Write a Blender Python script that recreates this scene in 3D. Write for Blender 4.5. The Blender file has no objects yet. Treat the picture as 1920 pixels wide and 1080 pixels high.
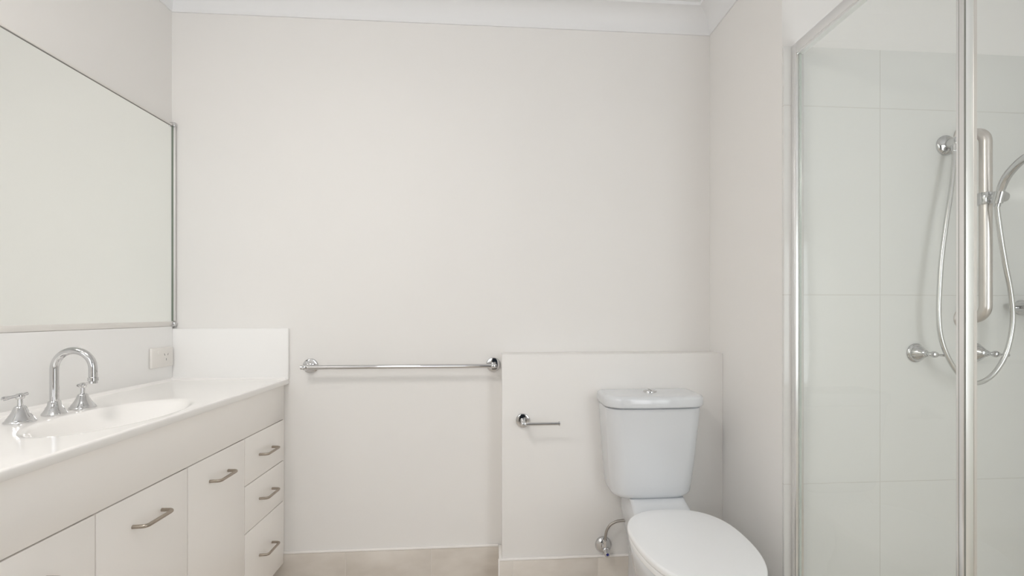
import bpy, bmesh, math
from mathutils import Vector, Matrix

# ------------------------------------------------------------------ camera, world, exposure
scene = bpy.context.scene
COL = scene.collection
cam_d = bpy.data.cameras.new('camera'); cam = bpy.data.objects.new('camera', cam_d); COL.objects.link(cam)
cam.location = (0, 0, 1.13); cam.rotation_euler = (math.radians(90), 0, math.radians(-4.1))
cam_d.sensor_width = 36; cam_d.lens = 865/1920*36
cam_d.shift_x = -27/1920; cam_d.shift_y = 48/1920
cam_d.clip_start = 0.02
scene.camera = cam
w = bpy.data.worlds.new('world'); scene.world = w; w.use_nodes = True
w.node_tree.nodes['Background'].inputs[0].default_value = (0.75, 0.85, 1.0, 1)
w.node_tree.nodes['Background'].inputs[1].default_value = 0.3
vs = scene.view_settings
vs.view_transform = 'Standard'; vs.look = 'None'; vs.gamma = 1; vs.use_curve_mapping = False
vs.exposure = 0.77
LAMP = 23.0       # ceiling lamp radiance
FILL_RIGHT = 2.0  # radiance of the fill panel added at the rear right
FILL_LEFT = 1.3      # radiance of the fill panel added at the rear left
scene.cycles.max_bounces = 14; scene.cycles.diffuse_bounces = 8
scene.cycles.glossy_bounces = 8; scene.cycles.transparent_max_bounces = 16

# ------------------------------------------------------------------ room dimensions (metres)
XL, XR = -1.288, 0.942          # left and right wall
YB, YR = 1.95, -0.95            # back and rear wall
YBOX, XBOX, ZBOX = 1.834, 0.034, 0.967   # low boxed-out wall behind the toilet
YS = 1.435                      # tiled end wall of the shower
XS = 1.90                       # far side wall of the shower
YN = 0.42                       # near end of the shower
ZC, ZK = 2.43, 2.34             # ceiling, cornice foot

# ------------------------------------------------------------------ materials
def mat(name, col, rough=0.5, metal=0.0, **kw):
    m = bpy.data.materials.new(name); m.use_nodes = True
    b = m.node_tree.nodes['Principled BSDF']
    b.inputs['Base Color'].default_value = (*col, 1)
    b.inputs['Roughness'].default_value = rough
    b.inputs['Metallic'].default_value = metal
    for k, v in kw.items():
        b.inputs[k.replace('_', ' ')].default_value = v
    return m
def bump(m, scale, strength, dist=0.001, detail=3, coord='Position'):
    nt = m.node_tree; b = nt.nodes['Principled BSDF']
    g = nt.nodes.new('ShaderNodeNewGeometry')
    n = nt.nodes.new('ShaderNodeTexNoise'); n.inputs['Scale'].default_value = scale; n.inputs['Detail'].default_value = detail
    bp = nt.nodes.new('ShaderNodeBump'); bp.inputs['Strength'].default_value = strength; bp.inputs['Distance'].default_value = dist
    nt.links.new(g.outputs['Position'], n.inputs['Vector']); nt.links.new(n.outputs[0], bp.inputs['Height'])
    nt.links.new(bp.outputs[0], b.inputs['Normal'])
    return m
def vary(m, c1, c2, scale, detail=4, p0=0.35, p1=0.65, stretch=(1, 1, 1)):
    nt = m.node_tree; b = nt.nodes['Principled BSDF']
    g = nt.nodes.new('ShaderNodeNewGeometry'); mp = nt.nodes.new('ShaderNodeMapping'); mp.inputs['Scale'].default_value = stretch
    n = nt.nodes.new('ShaderNodeTexNoise'); n.inputs['Scale'].default_value = scale; n.inputs['Detail'].default_value = detail
    r = nt.nodes.new('ShaderNodeValToRGB')
    r.color_ramp.elements[0].position = p0; r.color_ramp.elements[0].color = (*c1, 1)
    r.color_ramp.elements[1].position = p1; r.color_ramp.elements[1].color = (*c2, 1)
    nt.links.new(g.outputs['Position'], mp.inputs[0]); nt.links.new(mp.outputs[0], n.inputs['Vector'])
    nt.links.new(n.outputs[0], r.inputs[0]); nt.links.new(r.outputs[0], b.inputs['Base Color'])
    return m
M = {}
M['paint'] = bump(mat('wall_paint', (0.832, 0.818, 0.799), 0.55), 60, 0.06)
M['ceiling'] = bump(mat('ceiling_paint', (0.845, 0.85, 0.86), 0.7), 60, 0.05)
M['cabinet'] = mat('gloss_cabinet', (0.94, 0.91, 0.875), 0.22, Coat_Weight=0.4, Coat_Roughness=0.08)
M['carcass'] = mat('cabinet_carcass', (0.70, 0.65, 0.58), 0.5)
M['top'] = mat('polymarble', (0.92, 0.905, 0.885), 0.14, Coat_Weight=0.3, Coat_Roughness=0.06)
M['splash'] = mat('splashback_acrylic', (0.90, 0.895, 0.885), 0.4)
M['ceramic'] = mat('vitreous_china', (0.71, 0.73, 0.755), 0.1, Coat_Weight=0.4, Coat_Roughness=0.04)
M['seat'] = mat('seat_plastic', (0.90, 0.91, 0.92), 0.25)
M['chrome'] = mat('chrome', (0.64, 0.64, 0.645), 0.06, 1.0)
M['satin'] = bump(mat('brushed_nickel', (0.42, 0.37, 0.315), 0.30, 1.0), 400, 0.05)
M['steel'] = bump(mat('satin_stainless', (0.74, 0.70, 0.67), 0.30, 1.0), 300, 0.04)
M['alu'] = mat('polished_aluminium', (0.89, 0.885, 0.88), 0.30, 1.0)
M['braid'] = bump(mat('braided_steel', (0.42, 0.39, 0.36), 0.4, 1.0), 900, 0.4)
M['hose'] = mat('shower_hose_metal', (0.70, 0.70, 0.69), 0.25, 1.0)
M['mirror'] = mat('mirror_silver', (0.93, 0.95, 0.925), 0.0, 1.0)
M['edge'] = mat('mirror_green_edge', (0.20, 0.235, 0.19), 0.3)
M['matt_alu'] = mat('matt_aluminium', (0.78, 0.765, 0.76), 0.5, 0.5)
M['plastic'] = mat('white_plastic', (0.80, 0.775, 0.74), 0.3)
M['dark'] = mat('dark_slot', (0.32, 0.31, 0.30), 0.5)
M['blue'] = mat('blue_button', (0.01, 0.02, 0.25), 0.3)
M['grout'] = mat('grout', (0.80, 0.76, 0.71), 0.8)
M['caulk'] = mat('white_sealant', (0.90, 0.875, 0.85), 0.35)
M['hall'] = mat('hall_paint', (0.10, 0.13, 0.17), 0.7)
M['rubber'] = mat('grey_seal', (0.25, 0.25, 0.23), 0.5)
m = vary(mat('beige_stone_tile', (0.55, 0.5, 0.45), 0.35), (0.655, 0.605, 0.545), (0.765, 0.72, 0.665), 7, 6, 0.3, 0.7, (1, 1, 2.2)); M['stone'] = bump(m, 90, 0.05)
def floor_mat():
    m = bpy.data.materials.new('floor_tiles'); m.use_nodes = True; nt = m.node_tree; b = nt.nodes['Principled BSDF']
    g = nt.nodes.new('ShaderNodeNewGeometry'); br = nt.nodes.new('ShaderNodeTexBrick'); br.offset = 0
    br.inputs['Scale'].default_value = 1; br.inputs['Brick Width'].default_value = 0.347; br.inputs['Row Height'].default_value = 0.347
    br.inputs['Mortar Size'].default_value = 0.002
    br.inputs['Color1'].default_value = (0.68, 0.62, 0.55, 1); br.inputs['Color2'].default_value = (0.65, 0.59, 0.52, 1); br.inputs['Mortar'].default_value = (0.6, 0.56, 0.5, 1)
    nt.links.new(g.outputs['Position'], br.inputs['Vector']); nt.links.new(br.outputs[0], b.inputs['Base Color'])
    b.inputs['Roughness'].default_value = 0.35
    return m
M['floor'] = floor_mat()
def walltile_mat():
    # 300 x 600 mm gloss tiles: joints every 0.30 across and every 0.60 up
    m = bpy.data.materials.new('white_wall_tile'); m.use_nodes = True; nt = m.node_tree; b = nt.nodes['Principled BSDF']
    g = nt.nodes.new('ShaderNodeNewGeometry'); sp = nt.nodes.new('ShaderNodeSeparateXYZ'); cb = nt.nodes.new('ShaderNodeCombineXYZ')
    sm = nt.nodes.new('ShaderNodeMath'); sm.operation = 'SUBTRACT'
    ad = nt.nodes.new('ShaderNodeMath'); ad.operation = 'SUBTRACT'; ad.inputs[1].default_value = 0.973 - 1.435 - 3.0
    zz = nt.nodes.new('ShaderNodeMath'); zz.operation = 'ADD'; zz.inputs[1].default_value = 0.041 + 0.0 
    br = nt.nodes.new('ShaderNodeTexBrick'); br.offset = 0
    br.inputs['Scale'].default_value = 1; br.inputs['Brick Width'].default_value = 0.30; br.inputs['Row Height'].default_value = 0.616
    br.inputs['Mortar Size'].default_value = 0.0016; br.inputs['Mortar Smooth'].default_value = 0.3
    br.inputs['Color1'].default_value = (0.77, 0.77, 0.75, 1); br.inputs['Color2'].default_value = (0.77, 0.77, 0.75, 1)
    br.inputs['Mortar'].default_value = (0.68, 0.67, 0.64, 1)
    bp = nt.nodes.new('ShaderNodeBump'); bp.invert = True; bp.inputs['Strength'].default_value = 0.35; bp.inputs['Distance'].default_value = 0.001
    L = nt.links.new
    L(g.outputs['Position'], sp.inputs[0]); L(sp.outputs['X'], sm.inputs[0]); L(sp.outputs['Y'], sm.inputs[1])
    L(sm.outputs[0], ad.inputs[0]); L(ad.outputs[0], cb.inputs['X']); L(sp.outputs['Z'], zz.inputs[0]); L(zz.outputs[0], cb.inputs['Y'])
    L(cb.outputs[0], br.inputs['Vector']); L(br.outputs['Color'], b.inputs['Base Color']); L(br.outputs['Fac'], bp.inputs['Height']); L(bp.outputs[0], b.inputs['Normal'])
    b.inputs['Roughness'].default_value = 0.05
    return m
M['walltile'] = walltile_mat()
def glass_mat():
    m = bpy.data.materials.new('clear_safety_glass'); m.use_nodes = True; nt = m.node_tree
    for n in list(nt.nodes):
        if n.type == 'BSDF_PRINCIPLED': nt.nodes.remove(n)
    out = nt.nodes['Material Output']
    t = nt.nodes.new('ShaderNodeBsdfTransparent'); t.inputs[0].default_value = (0.985, 0.993, 0.985, 1)
    g = nt.nodes.new('ShaderNodeBsdfGlossy'); g.inputs['Roughness'].default_value = 0.0; g.inputs['Color'].default_value = (1, 1, 1, 1)
    f = nt.nodes.new('ShaderNodeFresnel'); f.inputs[0].default_value = 1.45
    geo = nt.nodes.new('ShaderNodeNewGeometry')
    sub = nt.nodes.new('ShaderNodeMath'); sub.operation = 'SUBTRACT'; sub.inputs[0].default_value = 1.0
    mul = nt.nodes.new('ShaderNodeMath'); mul.operation = 'MULTIPLY'
    mx = nt.nodes.new('ShaderNodeMixShader')
    L = nt.links.new
    L(geo.outputs['Backfacing'], sub.inputs[1]); L(f.outputs[0], mul.inputs[0]); L(sub.outputs[0], mul.inputs[1])
    L(mul.outputs[0], mx.inputs[0]); L(t.outputs[0], mx.inputs[1]); L(g.outputs[0], mx.inputs[2]); L(mx.outputs[0], out.inputs[0])
    return m
M['glass'] = glass_mat()
M['glass_edge'] = mat('green_glass_edge', (0.55, 0.60, 0.565), 0.1)
def emit(name, col, s):
    m = bpy.data.materials.new(name); m.use_nodes = True; b = m.node_tree.nodes['Principled BSDF']
    b.inputs['Base Color'].default_value = (0.8, 0.8, 0.8, 1)
    b.inputs['Emission Color'].default_value = (*col, 1); b.inputs['Emission Strength'].default_value = s
    return m
M['lamp'] = emit('lamp_opal', (1.0, 0.96, 0.915), LAMP)
M['sky'] = emit('frosted_daylight', (0.88, 0.94, 1.0), FILL_LEFT)  # glow of the added left fill, no known daylight source
M['sky_side'] = emit('frosted_daylight_side', (0.92, 0.95, 1.0), FILL_RIGHT)  # glow of the added right fill, lifts vanity front and shower

# ------------------------------------------------------------------ helpers
def link(name, bm, m, parent=None, sharp=35):
    me = bpy.data.meshes.new(name)
    bmesh.ops.recalc_face_normals(bm, faces=bm.faces)
    bm.to_mesh(me); bm.free()
    for mm in (m if isinstance(m, (list, tuple)) else [m]): me.materials.append(mm)
    for p in me.polygons: p.use_smooth = True
    me.set_sharp_from_angle(angle=math.radians(sharp))
    o = bpy.data.objects.new(name, me); COL.objects.link(o)
    if parent is not None:
        o.parent = parent
        bpy.context.view_layer.update()
        o.matrix_parent_inverse = parent.matrix_world.inverted()
    return o
def struct(name, bm, m, **kw):
    o = link(name, bm, m, **kw); o['kind'] = 'structure'; return o
def thing(name, label, cat, loc, group=None):
    o = bpy.data.objects.new(name, None); COL.objects.link(o); o.location = loc; o.empty_display_size = 0.05
    o['label'] = label; o['category'] = cat
    if group: o['group'] = group
    bpy.context.view_layer.update()
    return o
def box(bm, x0, x1, y0, y1, z0, z1, bev=0.0, seg=2, mi=0):
    t = bmesh.new(); bmesh.ops.create_cube(t, size=1)
    for v in t.verts: v.co = Vector((x0+(x1-x0)*(v.co.x+.5), y0+(y1-y0)*(v.co.y+.5), z0+(z1-z0)*(v.co.z+.5)))
    if bev: bmesh.ops.bevel(t, geom=t.edges[:]+t.verts[:], offset=bev, segments=seg, profile=0.5, affect='EDGES')
    for f in t.faces: f.material_index = mi
    me = bpy.data.meshes.new('tmp'); t.to_mesh(me); t.free(); bm.from_mesh(me); bpy.data.meshes.remove(me)
    return bm
def B(*a, **k): return box(bmesh.new(), *a, **k)
def frame(d):
    d = Vector(d).normalized(); a = Vector((0, 0, 1)) if abs(d.z) < 0.9 else Vector((1, 0, 0))
    u = d.cross(a).normalized(); return d, u, d.cross(u)
def lathe(bm, o, d, prof, n=40, mi=0):
    """prof: list of (distance along d, radius)"""
    o = Vector(o); d, u, v = frame(d); rings = []
    for (h, r) in prof:
        if r <= 1e-6: rings.append([bm.verts.new(o+d*h)])
        else: rings.append([bm.verts.new(o+d*h+(u*math.cos(2*math.pi*k/n)+v*math.sin(2*math.pi*k/n))*r) for k in range(n)])
    for a, b in zip(rings, rings[1:]):
        for k in range(n):
            j = (k+1) % n
            if len(a) == 1 and len(b) == 1: continue
            if len(a) == 1: f = bm.faces.new((a[0], b[k], b[j]))
            elif len(b) == 1: f = bm.faces.new((a[k], b[0], a[j]))
            else: f = bm.faces.new((a[k], b[k], b[j], a[j]))
            f.material_index = mi
    if len(rings[0]) > 1: bm.faces.new(rings[0]).material_index = mi
    if len(rings[-1]) > 1: bm.faces.new(rings[-1]).material_index = mi
    return bm
def spline(pts, sub=8):
    P = [Vector(p) for p in pts]; out = []
    for i in range(len(P)-1):
        p0 = P[max(i-1, 0)]; p1 = P[i]; p2 = P[i+1]; p3 = P[min(i+2, len(P)-1)]
        for k in range(sub):
            t = k/sub
            out.append(0.5*((2*p1)+(p2-p0)*t+(2*p0-5*p1+4*p2-p3)*t*t+(3*p1-p0-3*p2+p3)*t**3))
    out.append(P[-1]); return out
def tube(bm, pts, r, n=16, mi=0):
    P = [Vector(p) for p in pts]; N = len(P)
    R = r if isinstance(r, (list, tuple)) else [r]*N
    T = [(P[min(i+1, N-1)]-P[max(i-1, 0)]).normalized() for i in range(N)]
    _, u, v = frame(T[0]); rings = []
    for i in range(N):
        u = (u-T[i]*u.dot(T[i])).normalized(); v = T[i].cross(u)
        rings.append([bm.verts.new(P[i]+(u*math.cos(2*math.pi*k/n)+v*math.sin(2*math.pi*k/n))*R[i]) for k in range(n)])
    for a, b in zip(rings, rings[1:]):
        for k in range(n):
            j = (k+1) % n; bm.faces.new((a[k], b[k], b[j], a[j])).material_index = mi
    bm.faces.new(rings[0]).material_index = mi; bm.faces.new(rings[-1]).material_index = mi
    return bm
def bent(pts, r, seg=8):
    """polyline with rounded corners of radius r"""
    P = [Vector(p) for p in pts]; out = [P[0]]
    for i in range(1, len(P)-1):
        a = (P[i-1]-P[i]).normalized(); b = (P[i+1]-P[i]).normalized()
        ang = a.angle(b); L = r/math.tan(ang/2); s, e = P[i]+a*L, P[i]+b*L
        c = P[i]+(a+b).normalized()*(r/math.sin(ang/2))
        va, vb = s-c, e-c; tot = va.angle(vb); ax = va.cross(vb).normalized()
        for k in range(seg+1):
            out.append(c+Matrix.Rotation(tot*k/seg, 3, ax) @ va)
    out.append(P[-1]); return out
def loft(bm, rings, cap0=True, cap1=True, mi=0):
    V = [[bm.verts.new(p) for p in r] for r in rings]; n = len(V[0])
    for a, b in zip(V, V[1:]):
        for k in range(n):
            j = (k+1) % n; bm.faces.new((a[k], b[k], b[j], a[j])).material_index = mi
    if cap0: bm.faces.new(V[0]).material_index = mi
    if cap1: bm.faces.new(V[-1]).material_index = mi
    return bm

# ------------------------------------------------------------------ the shell
struct('floor', B(XL-.1, XS+.1, YR-1.7, YB+.1, -.08, 0), M['floor'])
struct('ceiling', B(XL-.1, XS+.1, YR-.1, YB+.1, ZC, ZC+.08), M['ceiling'])
struct('wall_back', B(XL-.1, XR, YB, YB+.1, 0, ZC), M['paint'])
struct('wall_left', B(XL-.1, XL, YR-.1, YB, 0, ZC), M['paint'])
struct('wall_right', B(XR, XS+.1, YS+.01, YB+.1, 0, ZC), M['paint'])
struct('wall_boxed', B(XBOX, XR, YBOX, YB, 0, ZBOX, bev=.003), M['paint'])
# tile facing of the shower: 10 mm proud of the paint, with a trimmed outer edge
struct('wall_shower_end', B(XR+.0005, XS, YS, YS+.0102, 0, 2.0, bev=.0008), M['walltile'])
struct('wall_shower_side', B(XS, XS+.1, YN, YS+.01, 0, ZC), M['walltile'])
struct('wall_near_right', B(XS, XS+.1, YR-.1, YN, 0, ZC), M['paint'])
# rear wall with a doorway and openings for two added fill panels
bm = bmesh.new()
DX0, DX1, DZ = -0.14, 0.68, 2.04
WX0, WX1, WZ0, WZ1 = -1.22, -0.24, 1.00, 2.10
box(bm, XL, WX0, YR-.1, YR, 0, ZC); box(bm, WX0, WX1, YR-.1, YR, 0, WZ0); box(bm, WX0, WX1, YR-.1, YR, WZ1, ZC)
box(bm, WX1, DX0, YR-.1, YR, 0, ZC); box(bm, DX0, DX1, YR-.1, YR, DZ, ZC); 
UX0, UX1, UZ0, UZ1 = .97, 1.86, .45, 2.05
box(bm, DX1, UX0, YR-.1, YR, 0, ZC); box(bm, UX1, XS, YR-.1, YR, 0, ZC); box(bm, UX0, UX1, YR-.1, YR, 0, UZ0); box(bm, UX0, UX1, YR-.1, YR, UZ1, ZC)
struct('wall_rear', bm, M['paint'])
def fill_panel(i, x0, x1, z0, z1, m):  # framed glowing panel, added behind the camera to brighten the room
    wn = bpy.data.objects.new('window_%d' % i, None); COL.objects.link(wn); wn.location = ((x0+x1)/2, YR, z0); wn['kind'] = 'structure'
    bpy.context.view_layer.update()
    bm = bmesh.new()
    for a in ((x0, x0+.04, z0, z1), (x1-.04, x1, z0, z1), (x0+.04, x1-.04, z0, z0+.04), (x0+.04, x1-.04, z1-.04, z1)):
        box(bm, a[0], a[1], YR-.07, YR-.03, a[2], a[3], bev=.002)
    link('window_frame', bm, M['plastic'], wn)
    link('pane', B(x0+.04, x1-.04, YR-.055, YR-.045, z0+.04, z1-.04), m, wn)
fill_panel(1, WX0, WX1, WZ0, WZ1, M['sky'])
fill_panel(2, UX0, UX1, UZ0, UZ1, M['sky_side'])
bm = bmesh.new()
for a in ((DX0-.06, DX0, 0, DZ+.06), (DX1, DX1+.06, 0, DZ+.06), (DX0, DX1, DZ, DZ+.06)):
    box(bm, a[0], a[1], YR, YR+.015, a[2], a[3], bev=.003)
struct('door_1', bm, M['plastic'])
bm = bmesh.new()   # dim hallway beyond the doorway
box(bm, -.3, -.22, YR-1.6, YR-.1, 0, 2.3); box(bm, 1.12, 1.2, YR-1.6, YR-.1, 0, 2.3); box(bm, -.3, 1.2, YR-1.7, YR-1.6, 0, 2.3); box(bm, -.3, 1.2, YR-1.7, YR-.1, 2.3, 2.38)
struct('wall_hall', bm, M['hall'])

# cornice: coved profile (distance from wall, z)
prof = [(0, ZK), (.006, ZK), (.008, ZK+.006)] + [(.008+.066*(1-math.cos(math.pi/2*k/10)), ZK+.006+.072*math.sin(math.pi/2*k/10)) for k in range(1, 11)] + [(.080, ZK+.078), (.082, ZC), (0, ZC)]
prof = [(d, min(z, ZC)) for d, z in prof]
def cornice(i, p0, p1, nrm, e0, e1):
    """e = +1 inner corner, -1 outer corner"""
    p0, p1, nrm = Vector((*p0, 0)), Vector((*p1, 0)), Vector((*nrm, 0)); t = (p1-p0).normalized(); bm = bmesh.new()
    A = [p0+t*d*e0+nrm*d+Vector((0, 0, z)) for d, z in prof]; Bq = [p1-t*d*e1+nrm*d+Vector((0, 0, z)) for d, z in prof]
    loft(bm, [A, Bq]); struct('trim_%d' % i, bm, M['ceiling'], sharp=25)
cornice(1, (XL, YB), (XR, YB), (0, -1), 1, 1)
cornice(2, (XR, YB), (XR, YS+.01), (-1, 0), 1, -1)
cornice(3, (XR, YS+.01), (XS, YS+.01), (0, -1), -1, 1)
cornice(4, (XL, YR), (XL, YB), (1, 0), 1, 1)
cornice(5, (XS, YR), (XS, YS+.01), (-1, 0), 1, 1)
cornice(6, (XL, YR), (XS, YR), (0, 1), 1, 1)

# skirting tiles with a bead of white sealant on top
def skirting(name, x0, x1, y, joints):
    bm = bmesh.new(); th = .011; zt = .1515
    xs = [x0]+[j for j in joints if x0 < j < x1]+[x1]
    box(bm, x0, x1, y-th+.0015, y, 0, zt-.001, mi=1)
    for a, b in zip(xs, xs[1:]):
        box(bm, a+(.0012 if a != x0 else 0), b-(.0012 if b != x1 else 0), y-th, y-.001, 0.002, zt, bev=.0008, mi=0)
    box(bm, x0, x1, y-th, y, zt, zt+.009, bev=.0035, mi=2)
    return struct(name, bm, [M['stone'], M['grout'], M['caulk']])
skirting('baseboard_back', -.90, XBOX-.012, YB, [-.605, -.258])
skirting('baseboard_boxed', XBOX-.010, XR-.012, YBOX, [.078, .418, .758])
bm = bmesh.new()   # return of the skirting on the side of the boxed wall, sealed at the corner
box(bm, XBOX-.011, XBOX, YBOX-.001, YB-.011, 0, .1515, mi=0)
box(bm, XBOX-.0125, XBOX+.0005, YBOX-.002, YB-.011, .1515, .1605, bev=.003, mi=1)
box(bm, XBOX-.0145, XBOX-.0095, YBOX-.011, YBOX-.004, 0, .1605, bev=.001, mi=1)
struct('baseboard_return', bm, [M['stone'], M['caulk']])
bm = bmesh.new()
box(bm, XR-.011, XR, YS+.012, YBOX-.001, 0, .1515, mi=0); box(bm, XR-.011, XR, YS+.012, YBOX-.001, .1515, .1605, bev=.003, mi=1)
struct('baseboard_right', bm, [M['stone'], M['caulk']])

# ------------------------------------------------------------------ vanity cabinet
XF = -.848; V0, V1 = .75, 1.938; ZB, ZD, ZT = .119, .702, .8415
van = thing('vanity_cabinet', 'long cream gloss vanity cabinet with doors and three drawers under the basin top', 'cabinet', (XL+.2, 1.35, 0))
bm = bmesh.new()
box(bm, XL+.001, XF-.019, V1-.016, V1, ZB, ZT); box(bm, XL+.001, XF-.019, V0, V0+.016, ZB, ZT)
box(bm, XL+.001, XF-.019, V0+.016, V1-.016, ZB, ZB+.016); box(bm, XL+.001, XL+.012, V0+.016, V1-.016, ZB+.016, ZT)
for y in (1.643, 1.348, 1.05): box(bm, XL+.012, XF-.021, y-.008, y+.008, ZB+.016, .70)
box(bm, XF-.10, XF-.021, V0+.016, V1-.016, .690, .704)
link('carcass', bm, M['carcass'], van)
link('end_panel', B(XL+.001, XF-.019, V0-.017, V0-.0005, ZB, ZT, bev=.001), M['cabinet'], van)
link('kickboard', B(XF-.075, XF-.06, V0, V1, 0, ZB-.001), M['cabinet'], van)
link('fascia_panel', B(XF-.018, XF, V0-.017, V1, ZD+.0015, ZT-.001, bev=.0015), M['cabinet'], van)
link('scribe_strip', B(XF-.012, XF-.004, V1+.0005, YB-.0005, ZB+.0, ZT-.001, bev=.0005), M['cabinet'], van)
HPATH = []
def handle(parent, yc, zc):
    a = .048; p = [(XF-.0005, yc-a, zc), (XF+.030, yc-a+.002, zc), (XF+.030, yc+a-.002, zc), (XF-.0005, yc+a, zc)]
    bm = bmesh.new(); tube(bm, bent(p, .011, 6), .0046, 14)
    return link('handle', bm, M['satin'], parent)
def front(name, y0, y1, z0, z1, hz):
    o = link(name, B(XF-.018, XF, y0+.0015, y1-.0015, z0, z1-.0015, bev=.0018, seg=3), M['cabinet'], van)
    handle(o, (y0+y1)/2, hz)
front('door', 1.348, 1.643, ZB, ZD, .627)
front('door', 1.05, 1.348, ZB, ZD, .627)
front('door', V0-.017, 1.05, ZB, ZD, .627)
front('drawer', 1.643, V1, .538, ZD, .618)
front('drawer', 1.643, V1, .374, .5365, .458)
front('drawer', 1.643, V1, ZB, .3725, .252)

# ------------------------------------------------------------------ basin top, one moulded piece
top = thing('basin_countertop', 'glossy white vanity top with moulded oval basin and low splashbacks', 'countertop', (XL+.2, 1.35, .85))
ZTOP = .864; TX0, TX1, TY0, TY1 = XL+.001, -.833, V0-.03, YB-.001
BCX, BCY, BA, BB = -.985, 1.29, .120, .215
def ztop(x, y):
    r = math.sqrt(((x-BCX)/BA)**2+((y-BCY)/BB)**2)
    d = .095*(1-r**2.4) if r < 1.6 else -.5
    k = .0055
    z = ZTOP-k*math.log1p(math.exp(min(d/k, 60)))
    cv = .010   # small cove into the splashbacks
    for e in (x-TX0-.014, TY1-.014-y):
        if e < cv: z += (cv-math.sqrt(max(cv*cv-(cv-max(e, 0))**2, 0)))*.9
    return z
bm = bmesh.new(); NX, NY = 110, 280
xs = [TX0+(TX1-.006-TX0)*i/NX for i in range(NX+1)]; ys = [TY0+(TY1-TY0)*j/NY for j in range(NY+1)]
edge = [(TX1-.0035, -.0004), (TX1-.0012, -.0018), (TX1, -.0045), (TX1, -.0175), (TX1-.002, -.0212)]
V = []
for y in ys:
    row = [bm.verts.new((x, y, ztop(x, y))) for x in xs] + [bm.verts.new((x, y, ZTOP+dz)) for x, dz in edge]
    row += [bm.verts.new((x, y, min(ztop(x, y), ZTOP)-.0215)) for x in reversed(xs)]
    V.append(row)
n = len(V[0])
for a, b in zip(V, V[1:]):
    for k in range(n): bm.faces.new((a[k], a[(k+1) % n], b[(k+1) % n], b[k]))
bm.faces.new(V[0]); bm.faces.new(V[-1])
link('top', bm, M['top'], top, sharp=50)
link('splashback', B(XL+.0005, TX1+.003, YB-.0145, YB-.0005, ZTOP-.002, 1.070, bev=.003, seg=3), M['splash'], top)
link('splashback', B(XL+.0005, XL+.013, TY0, YB-.015, ZTOP-.002, 1.0795, bev=.003, seg=3), M['splash'], top)
zb = ztop(BCX, BCY)
bm = bmesh.new(); lathe(bm, (BCX, BCY, zb+.0003), (0, 0, 1), [(0, .030), (.003, .030), (.005, .026), (.003, .020), (.003, 0)])
link('drain', bm, M['chrome'], top)

# ------------------------------------------------------------------ taps
def basin_tap(y, sgn, label):
    x = -1.154
    t = thing('basin_tap', label, 'tap', (x, y, ZTOP), 'basin taps')
    bm = bmesh.new(); lathe(bm, (x, y, ZTOP+.0002), (0, 0, 1), [(0, .0292), (.003, .0295), (.005, .0282), (.0065, .0262), (.009, .0255), (.018, .0195), (.028, .0145), (.035, .0120), (.0385, .0105), (.040, .0085), (.041, .0052), (.044, .0052)], 48)
    link('bell_flange', bm, M['chrome'], t)
    bm = bmesh.new(); lathe(bm, (x, y, ZTOP+.043), (0, 0, 1), [(0, .0048), (.014, .0048), (.0145, .0072), (.019, .0085), (.024, .0088), (.027, .0072), (.0285, .004), (.029, 0)], 32)
    link('spindle', bm, M['chrome'], t)
    bm = bmesh.new(); z = ZTOP+.0665; d = Vector((.22 if sgn < 0 else -.25, sgn, 0)).normalized(); c = Vector((x, y, z))
    tube(bm, [c-d*.024, c-d*.021, c-d*.012, c, c+d*.015, c+d*.032, c+d*.046, c+d*.052, c+d*.056],
         [.002, .0043, .0036, .0034, .0036, .0042, .0052, .0050, .0022], 16)
    link('lever', bm, M['chrome'], t)
basin_tap(1.2136, -1, 'chrome lever basin tap left of the gooseneck spout')
basin_tap(1.386, 1, 'chrome lever basin tap right of the spout, between spout and power outlet')
sp = thing('basin_spout', 'tall chrome gooseneck spout between the two basin taps', 'tap', (-1.155, 1.303, ZTOP))
sx, sy = -1.155, 1.303
bm = bmesh.new(); lathe(bm, (sx, sy, ZTOP+.0002), (0, 0, 1), [(0, .0255), (.003, .0258), (.005, .0245), (.0075, .0230), (.016, .0180), (.026, .0138), (.034, .0128), (.036, .0110), (.0365, .0095)], 48)
link('bell_flange', bm, M['chrome'], sp)
bm = bmesh.new(); R_ = .048; zc = .984; d = Vector((1, .0, 0)).normalized()
pts = [Vector((sx, sy, ZTOP+.030)), Vector((sx, sy, ZTOP+.08))]+[Vector((sx, sy, zc))+d*(R_-R_*math.cos(a))+Vector((0, 0, R_*math.sin(a))) for a in [math.pi*k/24 for k in range(25)]]
e = pts[-1]; pts += [e+Vector((0.0, 0, -.012)), e+Vector((0.0, 0, -.026))]
tube(bm, pts, .0094, 24); link('neck', bm, M['chrome'], sp)
bm = bmesh.new(); lathe(bm, pts[-1]+Vector((0, 0, .004)), (0, 0, -1), [(0, .0094), (.001, .0114), (.010, .0114), (.011, .0095), (.017, .0092), (.017, .0070), (.012, .0065), (.012, 0)], 32)
link('aerator', bm, M['chrome'], sp)

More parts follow.
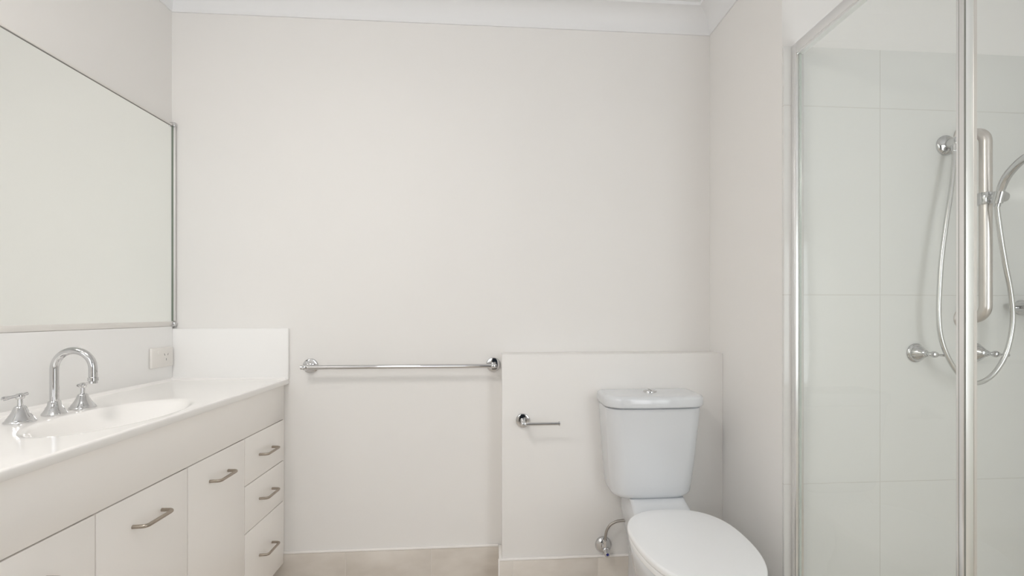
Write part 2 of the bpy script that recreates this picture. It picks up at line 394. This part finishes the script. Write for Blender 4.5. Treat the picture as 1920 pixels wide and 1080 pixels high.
# ------------------------------------------------------------------ power outlet on the left splashback
po = thing('power_outlet', 'white power outlet plate on the splashback beside the corner', 'power outlet', (XL+.013, 1.866, .962))
y0, y1, z0, z1 = 1.808, 1.924, .924, 1.000; px = XL+.0135
link('plate', B(px, px+.009, y0, y1, z0, z1, bev=.003, seg=3), M['plastic'], po)
link('rocker_switch', B(px+.008, px+.0125, 1.838, 1.850, .975, .990, bev=.001), M['plastic'], po)
bm = bmesh.new()
for yy, zz, a in ((1.876, .972, 25), (1.894, .972, -25), (1.885, .953, 0)):
    t = bmesh.new(); box(t, -.0004, .0006, -.0012, .0012, -.0042, .0042); bmesh.ops.rotate(t, verts=t.verts, cent=(0, 0, 0), matrix=Matrix.Rotation(math.radians(a), 3, 'X'))
    bmesh.ops.translate(t, verts=t.verts, vec=(px+.0090, yy, zz)); me = bpy.data.meshes.new('t'); t.to_mesh(me); t.free(); bm.from_mesh(me); bpy.data.meshes.remove(me)
link('socket_slots', bm, M['dark'], po)

# ------------------------------------------------------------------ mirror
mi = thing('wall_mirror', 'large wall mirror in a slim aluminium frame above the vanity', 'mirror', (XL, 1.35, 1.08))
MZ0, MZ1, MY0, MY1 = 1.080, 1.886, .72, 1.944; MT = .020
link('mirror_glass', B(XL+.004, XL+.011, MY0+.01, MY1-.006, MZ0+.016, MZ1-.006), M['mirror'], mi)
bm = bmesh.new()
box(bm, XL+.0005, XL+.013, MY0, MY1, MZ0, MZ0+.019, bev=.0015); link('bottom_rail', bm, M['plastic'], mi)
bm = bmesh.new()
box(bm, XL+.0005, XL+.013, MY0, MY1, MZ1-.008, MZ1, bev=.001); box(bm, XL+.0105, XL+.0125, MY0, MY1, MZ1-.011, MZ1-.0085, mi=1)  # second box: dark strip stands in for the shadowed gap under the rail
link('top_rail', bm, [M['plastic'], M['rubber']], mi)
bm = bmesh.new()
box(bm, XL+.0005, XL+MT, MY1-.006, MY1, MZ0+.020, MZ1-.009, bev=.001); box(bm, XL+.0005, XL+MT-.006, MY1-.0085, MY1-.006, MZ0+.02, MZ1-.009, mi=1)
link('side_rail', bm, [M['matt_alu'], M['edge']], mi)
for z in (MZ0-.001, MZ1-.010):
    link('corner_clip', B(XL+.0002, XL+MT+.003, MY1-.013, MY1+.002, z, z+.017, bev=.0025), M['chrome'], mi)

# ------------------------------------------------------------------ towel rail
def flange_post(bm, o, r, L):
    """wall flange with a post sticking out of it towards -Y"""
    lathe(bm, o, (0, -1, 0), [(0, r), (.006, r), (.0085, r*.93), (.0095, r*.80), (.0095, .0105), (.012, .0095), (L, .0095), (L+.004, .0085), (L+.0055, .005), (L+.006, 0)], 40)
tr = thing('towel_rail', 'long straight chrome towel rail on the back wall beside the vanity', 'towel rail', (-.373, YB, .916))
for x in (-.746, 0.0):
    bm = bmesh.new(); flange_post(bm, (x, YB-.0003, .916), .0300, .066); link('bracket', bm, M['chrome'], tr)
bm = bmesh.new(); tube(bm, [(-.764, YB-.060, .916), (-.762, YB-.060, .916), (.012, YB-.060, .916), (.014, YB-.060, .916)], [.006, .0085, .0085, .006], 24)
link('rail', bm, M['chrome'], tr)

# ------------------------------------------------------------------ toilet roll holder
th = thing('toilet_roll_holder', 'small chrome toilet roll holder arm on the boxed wall', 'toilet roll holder', (.1166, YBOX, .705))
bm = bmesh.new(); flange_post(bm, (.1166, YBOX-.0003, .705), .0280, .070); link('bracket', bm, M['chrome'], th)
bm = bmesh.new(); tube(bm, [(.1166, YBOX-.066, .705), (.248, YBOX-.066, .705), (.251, YBOX-.066, .705), (.2515, YBOX-.066, .705), (.256, YBOX-.066, .705), (.2565, YBOX-.066, .705)], [.0062, .0062, .0062, .0085, .0085, .006], 20)
link('arm', bm, M['chrome'], th)

# ------------------------------------------------------------------ toilet
to = thing('toilet', 'white close-coupled toilet with closed lid against the boxed wall', 'toilet', (.61, 1.5, 0))
def rrect(x0, x1, y0, y1, z, rf, rb, bulge=0.0, n=10):
    """rounded rectangle; rf = radius of the two front (-Y) corners, rb = back"""
    out = []
    def arc(cx, cy, r, a0, a1):
        for k in range(n+1):
            a = math.radians(a0+(a1-a0)*k/n); out.append([cx+r*math.cos(a), cy+r*math.sin(a)])
    arc(x1-rb, y1-rb, rb, 0, 90); arc(x0+rb, y1-rb, rb, 90, 180); arc(x0+rf, y0+rf, rf, 180, 270)
    for k in range(1, 12): out.append([x0+rf+(x1-x0-2*rf)*k/12, y0])
    arc(x1-rf, y0+rf, rf, 270, 360)
    cx, a = (x0+x1)/2, (x1-x0)/2
    for p in out:
        if p[1] < (y0+y1)/2: p[1] -= bulge*(1-((p[0]-cx)/a)**2)
    return [(p[0], p[1], z) for p in out]
CB = YBOX-.004
def csec(z, ins=0.0):
    k = (z-.433)/(.780-.433)         # 0 bottom .. 1 top
    k = max(0, min(1, k)); kk = k**.75
    return rrect(.450-.030*kk+ins, .752+.033*kk-ins, 1.690-.030*kk+ins, CB, z, .055, .012, .008)
bm = bmesh.new(); R = []
for a in range(0, 9):
    q = math.pi/2*a/8; R.append(csec(.433+.026*(1-math.cos(q)), .026*(1-math.sin(q))))
for k in range(1, 12): R.append(csec(.459+(.777-.459)*k/11))
R.append(csec(.779, .002)); R.append(csec(.7795, .012)); R.append(csec(.7865, .012))
loft(bm, R); cis = link('cistern', bm, M['ceramic'], to, sharp=40)
bm = bmesh.new(); R = []
def lsec(z, ins): return rrect(.413+ins, .793-ins, 1.648+ins, CB+.002-ins*.4, z, .060, .014, .009)
for z, i in ((.7852, .006), (.7854, .002), (.788, .0003), (.792, 0), (.812, 0), (.8175, .0012), (.8215, .004), (.8245, .0085), (.8262, .015), (.8272, .03), (.8275, .06)): R.append(lsec(z, i))
loft(bm, R); ld = link('cistern_lid', bm, M['ceramic'], cis, sharp=45)
bm = bmesh.new(); bx, by, bz = .604, 1.748, .8274
lathe(bm, (0, 0, 0), (0, 0, 1), [(0, .0300), (.003, .0300), (.005, .0285), (.0058, .026), (.0062, .024), (.0075, .018), (.008, 0)], 40)
box(bm, -.0006, .0006, -.024, .024, .0055, .0088, mi=1)
for v in bm.verts: v.co.x = v.co.x*.88+bx; v.co.y = v.co.y*.8+by; v.co.z += bz
link('flush_button', bm, [M['chrome'], M['dark']], ld)
# pan: horizontal sections
LX, LY, LW, LB, LF = .614, 1.420, .180, .198, .290
def oval(z, w_, b_, f_, cy=LY, nb=2.45, nf=2.25, n=64, cx=LX):
    out = []
    for k in range(n):
        a = 2*math.pi*k/n; c_, s_ = math.cos(a), math.sin(a); e = nb if s_ > 0 else nf
        r = (abs(c_/w_)**e+abs(s_/(b_ if s_ > 0 else f_))**e)**(-1/e); out.append((cx+r*c_, cy+r*s_, z))
    return out
bm = bmesh.new()
loft(bm, [oval(0, .108, .25, .16, 1.46, 3, 2.2), oval(.02, .105, .25, .155, 1.46, 3, 2.2), oval(.10, .100, .245, .150, 1.46, 3, 2.2), oval(.18, .112, .24, .185, 1.45, 3, 2.2),
          oval(.25, .140, .21, .235, 1.43, 2.8, 2.2), oval(.31, .163, .185, .265, 1.42), oval(.36, .172, .180, .276), oval(.380, .174, .180, .279), oval(.3855, .171, .177, .276)])
link('pan', bm, M['ceramic'], to, sharp=50)
bm = bmesh.new()   # shelf and neck that carry the cistern
def nsec(z, x0, x1, y0): return rrect(x0, x1, y0, CB-.004, z, .03, .02)
loft(bm, [nsec(.02, .535, .685, 1.56), nsec(.20, .54, .68, 1.55), nsec(.30, .52, .70, 1.54), nsec(.36, .508, .712, 1.575), nsec(.388, .508, .730, 1.60), nsec(.400, .510, .728, 1.620), nsec(.415, .512, .724, 1.650), nsec(.425, .512, .722, 1.668), nsec(.4345, .510, .720, 1.680)])
link('neck', bm, M['ceramic'], to, sharp=50)
def slab(z0, z1, g, rnd):
    bm = bmesh.new(); R = []
    for a in range(6):
        q = math.pi/2*a/5; i = rnd*(1-math.sin(q)); R.append(oval(z0+rnd*(1-math.cos(q)), LW-g-i, LB-g-i, LF-g-i))
    for a in range(6):
        q = math.pi/2*a/5; i = rnd*(1-math.cos(q)); R.append(oval(z1-rnd*(1-math.sin(q)), LW-g-i, LB-g-i, LF-g-i))
    return bm, R
bm, R = slab(.387, .4055, .004, .004); loft(bm, R); link('seat', bm, M['seat'], to, sharp=50)
bm, R = slab(.4068, .4290, 0, .008)
for s_ in (.85, .6, .3): R.append(oval(.4290+.0022*(1-s_*s_), (LW-.008)*s_, (LB-.008)*s_, (LF-.008)*s_))
loft(bm, R); link('seat_lid', bm, M['seat'], to, sharp=50)
for x in (.545, .675):
    bm = bmesh.new(); tube(bm, [(x-.018, 1.622, .408), (x+.018, 1.622, .408)], .009, 16); box(bm, x-.012, x+.012, 1.612, 1.632, .3995, .406)
    link('hinge', bm, M['seat'], to)

# ------------------------------------------------------------------ stop valve and hose
sv = thing('stop_valve', 'small chrome water stop valve with blue dot beside the toilet', 'valve', (.442, YBOX, .19))
o = (.442, YBOX-.0003, .200)
bm = bmesh.new(); lathe(bm, o, (0, -1, 0), [(0, .0335), (.003, .0338), (.009, .031), (.014, .024), (.017, .015), (.0175, .010), (.030, .0095)], 40); link('wall_flange', bm, M['chrome'], sv)
bm = bmesh.new(); lathe(bm, (.442, YBOX-.028, .198), (0, -1, -.12), [(0, .0125), (.002, .0135), (.020, .0135), (.022, .011), (.030, .0105)], 28)
lathe(bm, (.442, YBOX-.038, .200), (0, 0, 1), [(0, .009), (.020, .009), (.021, .0105), (.034, .0105), (.035, .008), (.037, .008)], 6); link('valve_body', bm, M['chrome'], sv)
bm = bmesh.new(); lathe(bm, (.442, YBOX-.056, .1955), (.04, -1, -.12), [(0, .010), (.003, .0125), (.012, .0125), (.014, .009), (.0145, .0085), (.0145, 0)], 8); hd = link('valve_handle', bm, M['chrome'], sv)
bm = bmesh.new(); lathe(bm, (.4426, YBOX-.0705, .1938), (.04, -1, -.12), [(-.001, .0052), (.0006, .0052), (.001, 0)], 20); bd = link('blue_indicator', bm, M['blue'], hd); bd['label'] = 'round blue dot'
bm = bmesh.new(); tube(bm, spline([(.442, 1.796, .234), (.4425, 1.796, .252), (.448, 1.795, .276), (.463, 1.794, .297), (.488, 1.793, .309), (.512, 1.792, .312), (.530, 1.790, .312)], 6), .0052, 14); link('braided_hose', bm, M['braid'], sv)

# ------------------------------------------------------------------ shower screen
ss = thing('shower_screen', 'framed glass shower screen with polished aluminium post and rails', 'shower screen', (.978, .92, 0))
FX0, FX1 = .965, .992
bm = bmesh.new(); box(bm, XR, .999, YN-.06, YS, 0, .075, bev=.004); box(bm, .999, XS, YN-.06, YN+.01, 0, .075, bev=.004); struct('trim_7', bm, M['walltile'])
def channel(bm, x0, x1, y0, y1, z0, z1):
    box(bm, x0, x1, y0, y1, z0, z1, bev=.0015, seg=2)
bm = bmesh.new(); channel(bm, FX0, FX1, 1.4105, YS-.0005, .076, 1.997); box(bm, FX0-.0012, FX0+.002, 1.4165, 1.4195, .08, 1.99); link('wall_channel', bm, M['alu'], ss)
bm = bmesh.new(); channel(bm, FX0, FX1, YN+.001, 1.4100, 1.966, 1.997); box(bm, FX0+.003, FX1-.003, YN+.001, 1.4100, 1.960, 1.966, mi=0); link('top_rail', bm, M['alu'], ss)
bm = bmesh.new(); channel(bm, FX0, FX1, YN+.001, 1.4100, .076, .105); link('bottom_rail', bm, M['alu'], ss)
bm = bmesh.new(); channel(bm, FX0, FX1, .8800, .8925, .1055, 1.9655); link('post', bm, M['alu'], ss)
bm = bmesh.new(); channel(bm, FX0+.0015, FX1-.001, .8940, .9000, .1055, 1.9655); link('door_stile', bm, M['alu'], ss)
bm = bmesh.new(); box(bm, FX0+.001, FX1-.002, .8926, .8939, .1055, 1.9655); box(bm, FX0-.0004, FX0+.0021, .8794, .8812, .1055, 1.9655); box(bm, FX1-.0070, FX1-.0005, .8794, .8801, .1055, 1.9655, mi=1)
link('door_seal', bm, [M['rubber'], M['steel']], ss)
bm = bmesh.new(); box(bm, .9755, .9815, 1.4062, 1.4100, .1055, 1.9595); link('glass_seal', bm, M['glass_edge'], ss)
link('glass_door', B(.9755, .9815, .9005, 1.4060, .1055, 1.9595), M['glass'], ss)
bm = bmesh.new(); channel(bm, FX1+.001, XS-.001, YN-.025, YN, 1.966, 1.997); link('return_rail', bm, M['alu'], ss)
bm = bmesh.new(); channel(bm, FX1+.001, XS-.001, YN-.025, YN, .076, .105); link('return_rail', bm, M['alu'], ss)
bm = bmesh.new(); channel(bm, FX0, FX1, YN-.025, YN, .076, 1.997); link('corner_post', bm, M['alu'], ss)
link('glass_return', B(FX1+.001, XS-.001, YN-.015, YN-.009, .1055, 1.9655), M['glass'], ss)
link('glass_panel', B(.9755, .9815, YN+.001, .8795, .1055, 1.9595), M['glass'], ss)

# ------------------------------------------------------------------ shower fittings on the tiled end wall
def shower_tap(x, label):
    z = 1.000; y = YS-.0003
    t = thing('shower_tap', label, 'tap', (x, YS, z), 'shower taps')
    bm = bmesh.new(); lathe(bm, (x, y, z), (0, -1, 0), [(0, .0310), (.003, .0315), (.006, .0300), (.008, .0275), (.013, .0262), (.022, .0200), (.031, .0140), (.036, .0115), (.038, .0078), (.046, .0070)], 44); link('bell_flange', bm, M['chrome'], t)
    bm = bmesh.new(); lathe(bm, (x, y-.044, z), (0, -1, 0), [(0, .006), (.012, .006), (.013, .0085), (.018, .0105), (.024, .0105), (.029, .008), (.031, .004), (.0315, 0)], 28); link('spindle', bm, M['chrome'], t)
    bm = bmesh.new(); c = Vector((x, y-.065, z)); d = Vector((1, 0, -.10)).normalized()
    tube(bm, [c-d*.018, c-d*.015, c, c+d*.03, c+d*.045, c+d*.048], [.0022, .0038, .0034, .0038, .0046, .0022], 14); link('lever', bm, M['chrome'], t)
shower_tap(1.397, 'chrome shower tap seen whole through the glass, left of the post')
shower_tap(1.609, 'chrome shower tap partly hidden behind the screen post')
gr = thing('grab_rail', 'vertical satin steel grab rail on the shower wall behind the post', 'grab rail', (1.571, YS, 1.114))
bm = bmesh.new(); tube(bm, bent([(1.571, YS-.004, 1.114), (1.571, YS-.068, 1.114), (1.571, YS-.068, 1.719), (1.571, YS-.004, 1.719)], .040, 12), .0160, 28); link('rail', bm, M['steel'], gr)
for z in (1.114, 1.719):
    bm = bmesh.new(); lathe(bm, (1.571, YS-.0003, z), (0, -1, 0), [(0, .038), (.004, .038), (.008, .034), (.010, .025), (.0105, .017)], 44); link('wall_flange', bm, M['steel'], gr)
# hand shower set: wall outlet, hose, slider, handpiece
hs = thing('hand_shower', 'chrome hand shower with long looping hose on the grab rail', 'shower head', (1.505, YS, 1.69))
bm = bmesh.new(); lathe(bm, (1.503, YS-.0003, 1.690), (0, -1, 0), [(0, .0335), (.004, .0335), (.008, .031), (.012, .024), (.0145, .018), (.015, .0160), (.040, .0160), (.046, .0140), (.050, .008), (.0515, 0)], 40)
lathe(bm, (1.500, YS-.036, 1.690), (-.05, 0, -1), [(0, .010), (.016, .010), (.0165, .0115), (.028, .0115), (.029, .009), (.036, .0082)], 20); link('wall_outlet', bm, M['chrome'], hs)
HP = [(1.498, 1.399, 1.660), (1.489, 1.392, 1.630), (1.473, 1.384, 1.547), (1.450, 1.379, 1.434), (1.430, 1.376, 1.314), (1.419, 1.372, 1.229), (1.412, 1.369, 1.144), (1.414, 1.366, 1.067), (1.433, 1.363, 1.0), (1.468, 1.36, .941), (1.505, 1.357, .917), (1.536, 1.353, .912), (1.577, 1.35, .938), (1.61, 1.347, .988), (1.626, 1.344, 1.042), (1.633, 1.341, 1.11), (1.623, 1.338, 1.194), (1.601, 1.334, 1.277), (1.582, 1.331, 1.36), (1.566, 1.328, 1.442), (1.559, 1.325, 1.472)]
bm = bmesh.new(); tube(bm, spline(HP, 6), .0068, 16); link('hose', bm, M['hose'], hs)
bm = bmesh.new()
lathe(bm, (1.571, 1.367, 1.478), (0, 0, 1), [(0, .0165), (0, .0205), (.002, .0215), (.036, .0215), (.038, .0205), (.038, .0165)], 32)
tube(bm, [(1.570, 1.349, 1.497), (1.563, 1.332, 1.494)], .012, 20)
lathe(bm, (1.560, 1.325, 1.472), (-.02, -.25, 1), [(0, .0125), (.001, .0140), (.036, .0150), (.037, .0130)], 28)
lathe(bm, (1.553, 1.326, 1.492), (1, -.1, 0), [(0, .012), (.001, .0150), (.012, .0165), (.024, .0165), (.025, .0145), (.033, .0145), (.035, .012), (.035, 0)], 24)
link('slider', bm, M['chrome'], hs)
bm = bmesh.new()
hp = spline([(1.560, 1.325, 1.462), (1.5585, 1.318, 1.495), (1.553, 1.295, 1.540), (1.545, 1.255, 1.573), (1.538, 1.205, 1.593), (1.530, 1.150, 1.598), (1.527, 1.120, 1.595)], 6)
n = len(hp); tube(bm, hp, [.0085+.0030*min(1, k/(n*.3)) for k in range(n)], 20); link('handpiece', bm, M['chrome'], hs)
bm = bmesh.new(); lathe(bm, (1.5265, 1.108, 1.603), (0, -.35, -1), [(0, 0), (.001, .012), (.006, .026), (.016, .038), (.024, .040), (.027, .038), (.027, 0)], 40); link('spray_head', bm, M['chrome'], hs)
# soap tray whose end shows at the edge of the photograph
st = thing('soap_tray', 'chrome soap tray on the shower wall at the right edge', 'soap tray', (1.76, YS, 1.15))
bm = bmesh.new(); lathe(bm, (1.775, YS-.0003, 1.150), (0, -1, 0), [(0, .026), (.006, .026), (.009, .022), (.010, .010), (.022, .010)], 32); link('wall_flange', bm, M['chrome'], st)
bm = bmesh.new()
tube(bm, bent([(1.775, YS-.02, 1.160), (1.712, YS-.02, 1.160), (1.712, YS-.10, 1.160), (1.838, YS-.10, 1.160), (1.838, YS-.02, 1.160), (1.775, YS-.02, 1.160)], .012, 6), .0055, 14)
tube(bm, bent([(1.775, YS-.022, 1.143), (1.716, YS-.022, 1.143), (1.716, YS-.096, 1.143), (1.834, YS-.096, 1.143), (1.834, YS-.022, 1.143), (1.775, YS-.022, 1.143)], .012, 6), .0035, 14)
link('wire_rim', bm, M['chrome'], st)
bm = bmesh.new(); box(bm, 1.716, 1.834, YS-.096, YS-.022, 1.1375, 1.1400, bev=.0008); link('tray_plate', bm, M['chrome'], st)

# ------------------------------------------------------------------ ceiling lamp (behind and above the camera)
cl = thing('ceiling_light', 'round opal ceiling light on the ceiling above the room', 'ceiling light', (-.80, .34, ZC))
bm = bmesh.new(); lathe(bm, (-.80, .34, ZC-.0005), (0, 0, -1), [(0, .19), (.02, .19), (.022, .185), (.022, 0)], 48); link('base', bm, M['plastic'], cl)
bm = bmesh.new(); lathe(bm, (-.80, .34, ZC-.023), (0, 0, -1), [(0, .175)]+[(.055*math.sin(math.pi/2*k/8), .175*math.cos(math.pi/2*k/8)) for k in range(1, 8)]+[(.055, 0)], 48); link('lamp_shade', bm, M['lamp'], cl)
